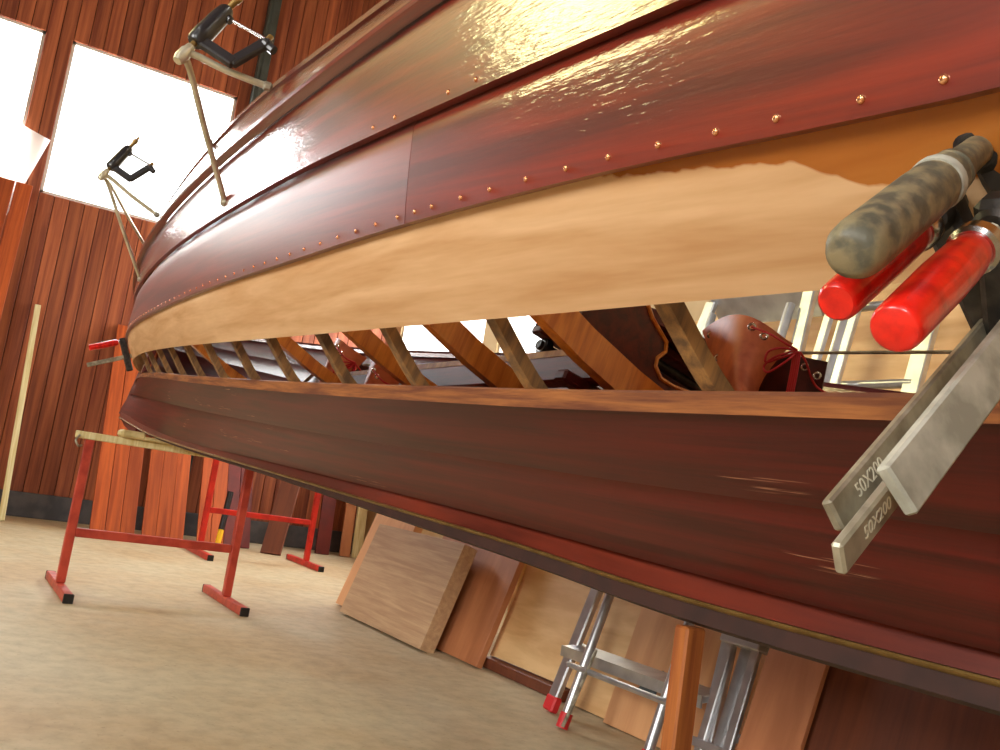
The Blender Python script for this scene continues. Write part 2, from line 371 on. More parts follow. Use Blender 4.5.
# upright boards of the end wall, one by one
board_cache = {}
def board_mesh(w, h):
    key = (round(w, 4), round(h, 3))
    if key not in board_cache:
        board_cache[key] = MB().box((0, 0, h / 2), (.022, w - .005, h), b=.003).mesh('board', 'cladding')
    return board_cache[key]
cuts = [SY + .004, -1.82, -.40, -.185, 1.0, 2.75, 5.05, LY - .004]
for ya, yb in zip(cuts, cuts[1:]):
    n = max(1, round((yb - ya) / .115)); w = (yb - ya) / n
    spans = [(.2, CZ)]
    for h in END_H:
        if h[0] < (ya + yb) / 2 < h[1]: spans = [(.2, h[2]), (h[3], CZ)]
    for k in range(n):
        for z0, z1 in spans: shared('board', board_mesh(w, z1 - z0), wall_end, (WX + .011, ya + (k + .5) * w, z0))
struct(MB().box((WX, (SY + LY) / 2, .1), (.05, LY - SY - .01, .2), b=.006), 'baseboard_end', 'plinth')

def window(n, name_mat, rect, plane, axis, blind=None, mull=1):
    """rect = (u0,u1,z0,z1); axis 'X' = wall plane at X (u is Y), axis 'Y' = wall plane at Y (u is X); plane points outward"""
    u0, u1, z0, z1 = rect; P, out = plane
    def pt(u, z, d): return (P + out * d, u, z) if axis == 'X' else (u, P + out * d, z)
    def dims(du, dz, dd): return (dd, du, dz) if axis == 'X' else (du, dd, dz)
    w = .024; fr = MB()
    for u in (u0 + w / 2, u1 - w / 2): fr.box(pt(u, (z0 + z1) / 2, .12), dims(w, z1 - z0, .20))
    for z in (z0 + w / 2, z1 - w / 2): fr.box(pt((u0 + u1) / 2, z, .12), dims(u1 - u0, w, .20))
    f = struct(fr, 'window_%d' % n, name_mat)
    MB().box(pt((u0 + u1) / 2, (z0 + z1) / 2, .12), dims(u1 - u0, z1 - z0, .004)).build('pane', 'pane_glass', f)
    if blind:
        MB().box(pt((u0 + u1) / 2, (z0 + z1) / 2, .09), dims(u1 - u0 - .01, z1 - z0 - .01, .002)).build('blind', blind, f)
    return f
window(1, 'window_paint', END_H[0], (WX, 1), 'X')
window(2, 'window_paint', END_H[1], (WX, 1), 'X')
window(3, 'window_paint', SIDE_H[1], (SY, -1), 'Y')
window(4, 'window_paint', SIDE_H[0], (SY, -1), 'Y')
window(5, 'window_paint', CAM_H[0], (LY, 1), 'Y')  # unseen window, added for the fill light outside it
window(6, 'window_paint', CAM_H[1], (LY, 1), 'Y')  # likewise an added window for the other camera-side fill
window(7, 'window_paint', END_H[2], (WX, 1), 'X')
struct(MB().box((WX - .05, -1.98, CZ / 2), (.09, .10, CZ), b=.006).box((WX - .098, -1.98, CZ / 2), (.012, .035, CZ)), 'trim_2', 'steel_green')

def tube_mat():
    mt, nt, N, L, b = newmat('fill_tube'); b.inputs['Emission Color'].default_value = (1, .96, .88, 1); b.inputs['Emission Strength'].default_value = 38
    MATS['fill_tube'] = mt
tube_mat()
for lx, ly, lab in ((1.2, -2.1, 'added white twin tube fill lamp, unseen above the near half of the boat'), (-2.2, -2.1, 'added white twin tube fill lamp, unseen above the boat behind the photographer'), (1.2, 2.4, 'added white twin tube fill lamp, unseen above the open floor'), (-2.6, 2.4, 'added white twin tube fill lamp, unseen by the added camera side windows')):
    lt = thing('fill_lamp', (lx, ly, 4.9), lab, 'lamp', 'added fill lamps out of view')  # lamps added out of view to brighten the boat interior and floor
    MB().box((lx, ly, 4.97), (1.6, .26, .07), b=.01).build('housing', 'white_panel', lt)
    for dy in (-.07, .07): MB().tube([(lx - .74, ly + dy, 4.915), (lx + .74, ly + dy, 4.915)], .019, 10).build('tube', 'fill_tube', lt, True)
    for dx in (-.6, .6): MB().tube([(lx + dx, ly, 5.0), (lx + dx, ly, CZ - .005)], .006, 6).build('hanger', 'rail_steel', lt, True)

# ------------------------------------------------------------------ the boat
TH = radians(15); YK, ZK = -.90, .60
boat = bpy.data.objects.new('rowing_boat', None); COL.objects.link(boat)
boat.location = (0, YK, ZK); boat.rotation_euler = (TH, 0, 0)
tag(boat, 'long clinker-built mahogany rowing boat under repair with one bare new plank and an open seam', 'boat')
BM = Matrix.Translation((0, YK, ZK)) @ Matrix.Rotation(TH, 4, 'X'); BI = BM.inverted()
def bl(p): return BI @ Vector(p)
XMID = -.4
def interp(tab, x):
    xs = [t[0] for t in tab]; ys = [t[1] for t in tab]; n = len(xs)
    if x <= xs[0]: return ys[0]
    if x >= xs[-1]: return ys[-1] + (ys[-1] - ys[-2]) / (xs[-1] - xs[-2]) * (x - xs[-1])
    i = max(j for j in range(n) if xs[j] <= x); i = min(i, n - 2)
    def slope(j):
        if j == 0: return 0.
        if j == n - 1: return (ys[j] - ys[j - 1]) / (xs[j] - xs[j - 1])
        return (ys[j + 1] - ys[j - 1]) / (xs[j + 1] - xs[j - 1])
    h = xs[i + 1] - xs[i]; t = (x - xs[i]) / h; m0 = slope(i) * h; m1 = slope(i + 1) * h
    return (2 * t**3 - 3 * t * t + 1) * ys[i] + (t**3 - 2 * t * t + t) * m0 + (-2 * t**3 + 3 * t * t) * ys[i + 1] + (t**3 - t * t) * m1
ZT = {
 'sheer': [(-.4, .43), (.25, .46), (1, .575), (1.5, .645), (2, .72), (2.5, .765), (3, .79), (4, .83), (5, .87), (6.1, .92)],
 'rail': [(-.4, .395), (.25, .425), (1, .518), (1.5, .565), (2, .603), (2.5, .632), (3, .658), (4, .70), (5, .75), (6.1, .82)],
 'e1': [(-.4, .25), (.25, .29), (.5, .323), (.8, .36), (1.2, .405), (1.5, .435), (2, .473), (3, .54), (4, .60), (5, .67), (6.1, .74)],
 'e2': [(-.4, .165), (.25, .20), (.6, .24), (1, .272), (1.5, .297), (2, .325), (3, .378), (4, .45), (5, .53), (6.1, .62)],
 'gapU': [(-.4, .158), (.25, .169), (.6, .183), (1, .202), (2, .256), (3, .323), (4, .397), (5, .478), (6.1, .56)],
 'gapL': [(-.4, .117), (.25, .126), (.6, .137), (1, .152), (2, .199), (3, .263), (4, .343), (5, .425), (6.1, .50)],
 'gapLo': [(-.4, .112), (.25, .119), (.6, .127), (1, .138), (2, .184), (3, .248), (4, .328), (5, .41), (6.1, .485)],
 'seam': [(-.4, .078), (.25, .085), (.6, .095), (1, .107), (2, .149), (3, .204), (4, .269), (5, .34), (6.1, .42)],
 'garb': [(-.4, .013), (.25, .028), (.6, .036), (1, .052), (1.5, .075), (2, .093), (3, .125), (4, .155), (5, .205), (6.1, .285)],
 'keel': [(-.4, -.004), (.25, -.003), (.6, -.001), (1, .006), (1.4, .027), (2, .050), (3, .088), (4, .125), (5, .175), (6.1, .262)],
}
YB = {'sheer': (.655, 6.28, 2.9), 'rail': (.645, 6.26, 2.9), 'e1': (.603, 6.22, 2.85), 'e2': (.552, 6.2, 2.85), 'gapU': (.449, 6.15, 2.9),
      'gapL': (.354, 6.12, 2.95), 'gapLo': (.340, 6.12, 2.95), 'seam': (.218, 6.1, 2.3), 'garb': (.042, 6.05, 1.5)}
def mir(x): return x if x >= XMID else 2 * XMID - x
def sec(e, x):
    x = mir(x); B, xe, p = YB[e]; t = max(0, (x - .8) / (xe - .8))
    return max(.014, B * (1 - t ** p)), interp(ZT[e], x)
NX = [XMID - 6.5 + i * .25 for i in range(18)] + [-2.15, -1.7, -1.2, -.8, -.4] + [round(-.2 + i * .1, 3) for i in range(33)] + [3.25 + .125 * i for i in range(24)]
NX = sorted({round(x, 3) for x in NX if x <= 6.12})
def strake(top, bot, mat, side=1, x0=-6.9, x1=6.1, t=.011, lap=.018, proud=True, label=None, camber=.004, name='strake', vo=0., t0=0.):
    xs = [x0] + [x for x in NX if x0 + .01 < x < x1 - .01] + [x1]; ns = 6
    vs = []; uvs = []
    for x in xs:
        Ty, Tz = sec(top, x); By, Bz = sec(bot, x); T = Vector((Ty, Tz)); B = Vector((By, Bz)); d = B - T; w = d.length; d = d / max(w, 1e-6)
        n = Vector((-d.y, d.x)); n = n if n.x * 1 + n.y * -.3 > 0 else -n
        row_o = []; row_i = []
        for j in range(ns + 1):
            s = j / ns; L_ = -lap + (w + lap) * s; q = max(0, L_ / max(w, 1e-6))
            off = t0 + (t - t0) * q + camber * 4 * q * (1 - q)
            if L_ < 0: off += .75 * L_
            p = T + d * L_
            row_o.append((p + n * off, L_)); row_i.append((p + n * (off - t), L_))
        ring = row_o + row_i[::-1]
        for p, l in ring: vs.append((x, p.x * side, p.y)); uvs.append((x, l + vo))
    k = 2 * (ns + 1); fs = []
    for i in range(len(xs) - 1):
        for j in range(k):
            fs.append((i * k + j, i * k + (j + 1) % k, (i + 1) * k + (j + 1) % k, (i + 1) * k + j))
    fs += [tuple(range(k)), tuple((len(xs) - 1) * k + j for j in range(k))]
    me = bpy.data.meshes.new(name); me.from_pydata(vs, [], fs)
    ul = me.uv_layers.new(name='UVMap')
    for lp in me.loops: ul.data[lp.index].uv = uvs[lp.vertex_index]
    bm = bmesh.new(); bm.from_mesh(me); bmesh.ops.recalc_face_normals(bm, faces=bm.faces[:]); bm.to_mesh(me); bm.free()
    smooth_mesh(me, 30); me.materials.append(M[mat])
    o = bpy.data.objects.new(name, me); COL.objects.link(o); o.parent = boat
    if label: o['label'] = label
    return o
XJ = 1.015
strake('sheer', 'rail', 'mahogany_varnish', label='glossy dark red top strake')
s1 = strake('rail', 'e1', 'mahogany_varnish', camber=.0012, label='glossy dark red plank below the rail')
s2a = strake('e1', 'e2', 'mahogany_varnish', x1=XJ - .0008, camber=.0012, label='glossy red brown plank with copper rivets')
s2b = strake('e1', 'e2', 'mahogany_dull', x0=XJ + .0008, camber=.0012, label='glossy dark plank with copper rivets')
new_plank = strake('e2', 'gapU', 'bare_plank', label='new bare pale plank with a partly varnished top edge')
s3 = strake('gapLo', 'seam', 'mahogany_satin', lap=.0, label='dull dark red bottom plank with pale scrapes')
s4 = strake('seam', 'garb', 'mahogany_satin', t=.011, label='dull dark red garboard plank')
strake('gapL', 'gapLo', 'old_edge', lap=0, camber=0, t=.006, name='lap_edge', label='bare scraped wood edge left by the removed plank')
for a, b in (('sheer', 'rail'), ('rail', 'e1'), ('e1', 'e2'), ('e2', 'gapU'), ('gapU', 'gapLo'), ('gapLo', 'seam'), ('seam', 'garb')):
    strake(a, b, 'mahogany_satin', side=-1)

def sweep(name, mat, fn, xs, label=None, parent=None):
    """fn(x) -> list of (y, z) ring in boat space"""
    rings = [fn(x) for x in xs]; k = len(rings[0]); mb = MB(); vs = []; fs = []; uvs = []
    for x, rg in zip(xs, rings):
        for j, (yy, zz) in enumerate(rg): vs.append((x, yy, zz)); uvs.append((x, j * .02))
    for i in range(len(xs) - 1):
        for j in range(k): fs.append((i * k + j, i * k + (j + 1) % k, (i + 1) * k + (j + 1) % k, (i + 1) * k + j))
    fs += [tuple(range(k)), tuple((len(xs) - 1) * k + j for j in range(k))]
    me = bpy.data.meshes.new(name); me.from_pydata(vs, [], fs)
    ul = me.uv_layers.new(name='UVMap')
    for lp in me.loops: ul.data[lp.index].uv = uvs[lp.vertex_index]
    bm = bmesh.new(); bm.from_mesh(me); bmesh.ops.recalc_face_normals(bm, faces=bm.faces[:]); bm.to_mesh(me); bm.free()
    smooth_mesh(me, 35); me.materials.append(M[mat])
    o = bpy.data.objects.new(name, me); COL.objects.link(o); o.parent = parent or boat
    if label: o['label'] = label
    return o
def kz(x): return interp(ZT['keel'], mir(x))
def gz(x): return interp(ZT['garb'], mir(x))
def shoe(x): return interp([(-.4, .021), (1.2, .020), (2.2, .013), (3.2, .006), (6.1, .005)], mir(x))
XK = [x for x in NX if -6.8 < x < 6.05]
sweep('keel', 'keel_wood', lambda x: [(.028, gz(x) + .012), (.026, kz(x) + .006), (-.026, kz(x) + .006), (-.028, gz(x) + .012)], XK, 'red brown wooden keel')
sweep('keel_strip', 'brass', lambda x: [(.028, kz(x) + .0045), (.029, kz(x) + .002), (.026, kz(x)), (.018, kz(x) - .0005), (.018, kz(x) + .0075)], XK, 'thin brass rubbing strip along the keel edge')
plain('shoe_wood', sr(58, 30, 22), .7, 0, col2=sr(46, 24, 18), nscale=20)
sweep('keel_shoe', 'shoe_wood', lambda x: [(.020, kz(x) + .006), (.016, kz(x) - shoe(x)), (-.016, kz(x) - shoe(x)), (-.020, kz(x) + .006)], XK, 'dark wooden shoe under the keel')
# rubbing rail just under the top strake
def railring(x, side):
    yy, zz = sec('rail', x)
    return [(side * (yy + .008), zz + .012), (side * (yy + .018), zz + .009), (side * (yy + .021), zz + .004), (side * (yy + .018), zz - .002), (side * (yy + .012), zz - .005), (side * (yy + .002), zz - .005)]
XR = [x for x in NX if -6.8 < x < 6.1]
sweep('rubbing_rail', 'mahogany_varnish', lambda x: railring(x, 1), XR, 'narrow varnished rubbing rail')
sweep('rubbing_rail', 'mahogany_varnish', lambda x: railring(x, -1), XR)
def capring(x, side):
    yy, zz = sec('sheer', x)
    return [(side * (yy + .006), zz + .012), (side * (yy + .006), zz - .004), (side * (yy - .022), zz - .006), (side * (yy - .022), zz + .010)]
sweep('gunwale', 'mahogany_varnish', lambda x: capring(x, 1), XR); sweep('gunwale', 'mahogany_varnish', lambda x: capring(x, -1), XR)
# stems
for sg in (1, -1):
    mb = MB(); path = [(5.35, .165), (5.75, .21), (6.02, .262), (6.10, .30), (6.14, .40), (6.20, .55), (6.26, .72), (6.31, .97)]
    inn = [(5.35, .26), (5.75, .30), (5.95, .34), (6.02, .38), (6.06, .44), (6.11, .56), (6.17, .73), (6.22, .97)]
    poly = path + inn[::-1]
    if sg < 0: poly = [(2 * XMID - a, b) for a, b in poly]
    mb.plate([(a, -.017, b) for a, b in poly], (0, 1, 0), .034)
    o = mb.build('stem', 'mahogany_satin'); o.parent = boat
# ribs and deep frames
def section_path(x, inset, step=5, top='rail'):
    es = ['garb', 'seam', 'gapLo', 'gapL', 'gapU', 'e2', 'e1', 'rail']
    P = [Vector((0., interp(ZT['garb'], mir(x)) - .004))] + [Vector(sec(e, x)) for e in es if e not in ('gapL',)]
    out = []
    for i in range(len(P) - 1):
        p0 = P[max(i - 1, 0)] if i else Vector((-P[1].x, P[1].y)); p1 = P[i]; p2 = P[i + 1]; p3 = P[min(i + 2, len(P) - 1)]
        for j in range(step):
            t = j / step
            out.append(.5 * ((2 * p1) + (p2 - p0) * t + (2 * p0 - 5 * p1 + 4 * p2 - p3) * t * t + (3 * p1 - p0 - 3 * p2 + p3) * t**3))
    out.append(P[-1]); res = []
    for i, p in enumerate(out):
        d = (out[min(i + 1, len(out) - 1)] - out[max(i - 1, 0)]).normalized(); n = Vector((-d.y, d.x))
        res.append((p, n))
    return res
def rib(x, w, depth, mat, name):
    S = section_path(x, 0); gap = .0115
    near = [(p, n) for p, n in S[1:]]
    full = [(Vector((-p.x, p.y)), Vector((-n.x, n.y))) for p, n in near[::-1]] + near
    vs = []; fs = []
    for p, n in full:
        nn = n if n.dot(Vector((0, .55)) - p) > 0 else -n
        a = p + nn * gap; b = p + nn * (gap + depth)
        for q in (a, b):
            for xx in (x - w / 2, x + w / 2): vs.append((xx, q.x, q.y))
    k = len(full)
    for i in range(k - 1):
        a = i * 4; b = a + 4
        fs += [(a, a + 1, b + 1, b), (a + 2, b + 2, b + 3, a + 3), (a, b, b + 2, a + 2), (a + 1, a + 3, b + 3, b + 1)]
    fs += [(0, 2, 3, 1), (k * 4 - 4, k * 4 - 3, k * 4 - 1, k * 4 - 2)]
    mb = MB().add(vs, fs); o = mb.build(name, mat); o.parent = boat; return o
def gap_x(px):
    lo, hi = -.5, 6.0
    def sx(x):
        yy, zz = sec('gapL', x); p = BM @ Vector((x, yy, zz)); d = p - CAM; return 500 + FPX * d.dot(RT) / d.dot(FW)
    for _ in range(40):
        mdl = (lo + hi) / 2
        if sx(mdl) > px: lo = mdl
        else: hi = mdl
    return lo
for px in (1900, 704, 526, 412, 342, 288, 250, 219, 197, 179, 166, 155, 147): rib(gap_x(px), .020, .016, 'rib_wood', 'rib')
def inner_y(x, z):
    P = [sec(e, x) for e in ('garb', 'seam', 'gapLo', 'gapU', 'e2', 'e1')]
    for (a, b), (c, d) in zip(P, P[1:]):
        if b <= z <= d: return a + (c - a) * (z - b) / max(d - b, 1e-6)
    return P[-1][0]
def cross_beam(x, th=.022, hh=.046):
    zb = gz(x) + .150; yh = inner_y(x, zb + .10) - .016; n = 12; vs = []; fs = []
    for i in range(n + 1):
        yy = -yh + 2 * yh * i / n; z = zb + .40 * yy * yy
        for zz in (z, z + hh):
            for xx in (x - th / 2, x + th / 2): vs.append((xx, yy, zz))
    for i in range(n):
        a = i * 4; b = a + 4
        fs += [(a, a + 1, b + 1, b), (a + 2, b + 2, b + 3, a + 3), (a, b, b + 2, a + 2), (a + 1, a + 3, b + 3, b + 1)]
    fs += [(0, 2, 3, 1), (n * 4, n * 4 + 1, n * 4 + 3, n * 4 + 2)]
    o = MB().add(vs, fs).build('cross_beam', 'orange_varnish'); o.parent = boat
for x, hh in ((1.01, .046), (1.33, .042), (1.68, .036), (2.12, .028), (2.9, .026)): cross_beam(x, hh=hh)
# copper rivets along the lap over the bare plank
rv = MB().lathe((0, 0, 0), (0, 1, 0), [(-.003, .0029), (.0006, .0029), (.0016, .0022), (.0020, .0009)], 10); RVM = rv.mesh('rivet', 'copper', smooth=True)
def edge_x(e, px):
    lo, hi = -.5, 5.0
    for _ in range(40):
        x = (lo + hi) / 2; yy, zz = sec(e, x); p = BM @ Vector((x, yy, zz)); d = p - CAM
        if 500 + FPX * d.dot(RT) / d.dot(FW) > px: lo = x
        else: hi = x
    return lo
def put_rivet(e_top, e_bot, x, up, mesh, par):
    T = Vector(sec(e_top, x)); B = Vector(sec(e_bot, x)); d = (B - T); w = d.length; d = d / w; n = Vector((-d.y, d.x)); n = n if n.x > 0 else -n
    q = 1 - up / w; p = T + d * (w - up) + n * (.011 * q + .0012 * 4 * q * (1 - q) + .0002)
    shared('rivet', mesh, par, (x, p.x, p.y), (math.atan2(n.y, n.x), 0, 0))
pxs = [942, 860, 776, 716, 659, 609, 567, 527, 491, 462, 433, 416]
xs_r = [edge_x('e2', p * 1.017) for p in pxs]
for x in xs_r: put_rivet('e1', 'e2', x, .0105, RVM, s2a if x < XJ else s2b)
x = XJ + .022
while x < 4.6: put_rivet('e1', 'e2', x, .0105, RVM, s2b); x += .074 if x > 1.2 else .07
for x in (.10, .0, -.12, -.25): put_rivet('e1', 'e2', x, .0105, RVM, s2a)
for px in (484, 456, 402, 380): put_rivet('rail', 'e1', edge_x('e1', px), .010, RVM, s1)
# slide tracks and bearers for the sliding seat
for yy in (.10, -.14):
    z = .345
    mb = MB().box((1.75, yy, z - .028), (1.15, .028, .050), b=.004); o = mb.build('slide_bearer', 'seat_wood'); o.parent = boat
    mb = MB().box((1.75, yy, z + .001), (1.15, .020, .008), b=.001).box((1.75, yy + .0085, z + .007), (1.15, .003, .006)); t_ = mb.build('slide_track', 'rack_timber'); t_.parent = boat
for xx in (1.25, 2.25):
    mb = MB().box((xx, -.02, .285), (.03, .34, .020), b=.004); o = mb.build('cross_bearer', 'seat_wood'); o.parent = boat
# bowed thwart knee with a pale varnished edge
def knee(X):
    pts = [(646, 300), (652, 318), (660, 332), (666, 342), (665, 352), (657, 358), (655, 366), (660, 378), (672, 386), (690, 393), (640, 400), (610, 396), (600, 360), (588, 322), (584, 296)]
    poly = [bl(onX(a, b, X)) for a, b in pts]
    o = MB().plate(poly, (1, 0, 0), .012).build('thwart_knee', 'seat_wood'); o.parent = boat
    rim = [bl(onX(a, b, X)) + Vector((-.001, 0, 0)) for a, b in pts[:10]]
    r_ = MB().tube(rim, .0035, 6).build('knee_edge', 'orange_varnish', None, True); r_.parent = o
knee(1.135)
mb = MB().box((-1.0, 0, .03), (9.5, .05, .03)); 
sweep('keelson', 'seat_wood', lambda x: [(.04, gz(x) + .02), (.04, gz(x) + .05), (-.04, gz(x) + .05), (-.04, gz(x) + .02)], [x for x in NX if -6 < x < 5.2])

# ------------------------------------------------------------------ sliding seat
def boat_thing(name, lx, ly, lz, label, cat, group=None):
    w = BM @ Vector((lx, ly, lz)); o = bpy.data.objects.new(name, None); COL.objects.link(o); o.location = w; o.rotation_euler = (TH, 0, 0)
    ORG[o.name] = Vector((lx, ly, lz)); return tag(o, label, cat, group)
zt = .352
st = boat_thing('sliding_seat', 1.31, -.02, zt, 'dark wooden sliding seat on small wheels inside the boat', 'seat')
for xx in (1.20, 1.415):
    MB().tube([(xx, -.15, zt + .017), (xx, .115, zt + .017)], .009, 10).build('axle', 'cast_iron', st, True)
    for yy in (-.14, .10):
        w_ = MB().lathe((xx, yy - .007, zt + .017), (0, 1, 0), [(0, .010), (.0005, .017), (.004, .0175), (.010, .0175), (.0135, .017), (.014, .010)], 20).build('wheel', 'black_plastic', st, True)
        MB().lathe((xx, yy + .0065, zt + .017), (0, 1, 0), [(0, .0115), (.0012, .0115), (.0015, .006), (.003, .0055)], 16).build('hub', 'aluminium', w_, True)
    MB().box((xx, -.02, zt + .040), (.03, .30, .016), b=.003).build('bracket', 'seat_wood', st)
tp = []
for i in range(24):
    a = 2 * pi * i / 24; c, s = cos(a), sin(a)
    tp.append((1.305 + .17 * (abs(c) ** .5) * (1 if c > 0 else -1), -.02 + .16 * (abs(s) ** .5) * (1 if s > 0 else -1), zt + .05))
MB().plate(tp, (0, 0, 1), .02).build('seat_top', 'seat_wood', st)

# ------------------------------------------------------------------ foot stretchers with leather shoes
eyelet_me = MB().tube([(.0042 * cos(a), 0, .0042 * sin(a)) for a in [2 * pi * i / 12 for i in range(12)]], .0017, 6, closed=True).mesh('eyelet', 'bright_steel', smooth=True)
def patch(fn, nu, nv, th, name, mat, parent):
    G = [[fn(i / nu, j / nv) for j in range(nv + 1)] for i in range(nu + 1)]
    vs = []; fs = []
    nrm = []
    for i in range(nu + 1):
        for j in range(nv + 1):
            du = G[min(i + 1, nu)][j] - G[max(i - 1, 0)][j]; dv = G[i][min(j + 1, nv)] - G[i][max(j - 1, 0)]
            nrm.append(du.cross(dv).normalized())
    flat = [p for r_ in G for p in r_]
    vs = flat + [p + n * th for p, n in zip(flat, nrm)]; off = len(flat); W = nv + 1
    for i in range(nu):
        for j in range(nv):
            a, b, c, d = i * W + j, i * W + j + 1, (i + 1) * W + j + 1, (i + 1) * W + j
            fs += [(a, b, c, d), (off + a, off + d, off + c, off + b)]
    edge = [(i * W, (i + 1) * W) for i in range(nu)] + [((i + 1) * W + nv, i * W + nv) for i in range(nu)] + [(j + 1, j) for j in range(nv)] + [(nu * W + j, nu * W + j + 1) for j in range(nv)]
    fs += [(a, b, off + b, off + a) for a, b in edge]
    return MB().add(vs, fs).build(name, mat, parent, True)
def bez(ps, n=10):
    ps = [Vector(p) for p in ps]; out = []
    for i in range(len(ps) - 1):
        p0, p1, p2, p3 = ps[max(i - 1, 0)], ps[i], ps[i + 1], ps[min(i + 2, len(ps) - 1)]
        for j in range(n):
            t = j / n; out.append(.5 * (2 * p1 + (p2 - p0) * t + (2 * p0 - 5 * p1 + 4 * p2 - p3) * t * t + (3 * p1 - p0 - 3 * p2 + p3) * t**3))
    return out + [ps[-1]]
def stretcher(label):
    Yd = -.93
    base = bl(onY(770, 420, Yd)); fs_ = boat_thing('foot_stretcher', base.x, base.y, base.z, label, 'footrest', 'foot stretchers inside the boat')
    def L(px, py, dy=0.): return bl(onY(px, py, Yd + dy))
    sh = bpy.data.objects.new('shoe', None)
    # vamp: a bent sheet of leather
    A, B = (704, 331), (731, 408); Cc, D = (792, 343), (752, 412)
    def fn(u, v):
        topx = A[0] + (Cc[0] - A[0]) * u; topy = A[1] + (Cc[1] - A[1]) * u - 26 * sin(pi * min(1, u * 1.02)) * (1 - .45 * u)
        botx = B[0] + (D[0] - B[0]) * u; boty = B[1] + (D[1] - B[1]) * u
        sag = 10 * sin(pi * v) * u
        return L(topx + (botx - topx) * v - sag, topy + (boty - topy) * v, .045 * sin(pi * u) + .03 * v - .03 * (1 - v))
    vamp = patch(fn, 14, 8, -.003, 'shoe_vamp', 'leather', fs_)
    def fb(u, v):   # far side of the shoe
        x0 = 716 + 112 * u; yt = 340 + 22 * u; yb = 412
        return L(x0 - 10 * v, yt + (yb - yt) * v, -.05 + .02 * sin(pi * u))
    heel = patch(fb, 10, 5, -.003, 'shoe_flap', 'leather_dark', fs_); heel['label'] = 'dark leather flap with two steel eyelets'
    d = (CAM - (BM @ L(760, 360))).normalized(); dl = (BI.to_3x3() @ d)
    rot = Vector((0, 1, 0)).rotation_difference(dl).to_euler()
    def eye(par, px, py, dy):
        o = bpy.data.objects.new('eyelet', eyelet_me); COL.objects.link(o); o.parent = par; o.location = L(px, py, dy) - base; o.rotation_euler = rot
    for px, py, u, v in ((711, 335, .02, .03), (718, 358, .04, .35), (728, 381, .05, .68)): eye(vamp, px, py, fnY(fn, u, v) + .012 - Yd)
    for px, py in ((752, 327), (764, 336)): eye(vamp, px, py, .03)
    for px, py in ((805, 367), (817, 376)): eye(heel, px, py, -.028)
    def lace(pts, r=.0016): MB().tube(bez([L(*p) for p in pts], 8), r, 6).build('lace', 'red_lace', vamp, True)
    lace([(752, 327, .032), (770, 334, .035), (785, 343, .03), (797, 350, .01)])
    lace([(797, 350, .01), (775, 357, .04), (764, 366, .045), (768, 372, .045), (785, 362, .03), (797, 352, .012)])
    lace([(795, 350, .012), (780, 348, .04), (768, 352, .045), (766, 362, .045), (780, 358, .03), (799, 352, .012)])
    for k in range(4): lace([(794 + 2 * k, 352, .012), (791 + 2 * k, 372, .014), (785 + 2 * k, 402, .014)])
    lace([(800, 352, .012), (806, 362, .0), (815, 385, -.03), (832, 396, -.03)])
    # tie rod and footboard
    MB().tube([L(792, 353, -.02), L(960, 352, -.02)], .0022, 8).build('adjusting_rod', 'rail_steel', fs_, True)
    MB().plate([L(722, 400, .03), L(838, 400, -.07), L(838, 425, -.07), L(722, 425, .03)], (1, -.3, .2), .014).build('footboard', 'seat_wood', fs_)
    return fs_
def fnY(fn, u, v): return (BM @ fn(u, v)).y
f1 = stretcher('tan leather laced shoe on a foot stretcher beside the wheeled sliding seat')
def copy_tree(o, parent=None):
    c = o.copy(); COL.objects.link(c); c.parent = parent
    for ch in list(o.children): copy_tree(ch, c)
    return c
f2 = copy_tree(f1); f2['label'] = 'tan leather laced shoe on a foot stretcher far along the boat, seen between ribs'
f2.scale = (1.4,) * 3
f2.location = onY(348, 366, -.95) + 1.4 * (f1.location - onY(765, 355, -.93))
f3 = copy_tree(f1); f3['label'] = 'low tan leather shoe on a foot stretcher set just below the far laced shoe'
f3.location = f1.location + (onY(384, 388, -.80) - onY(765, 355, -.93))

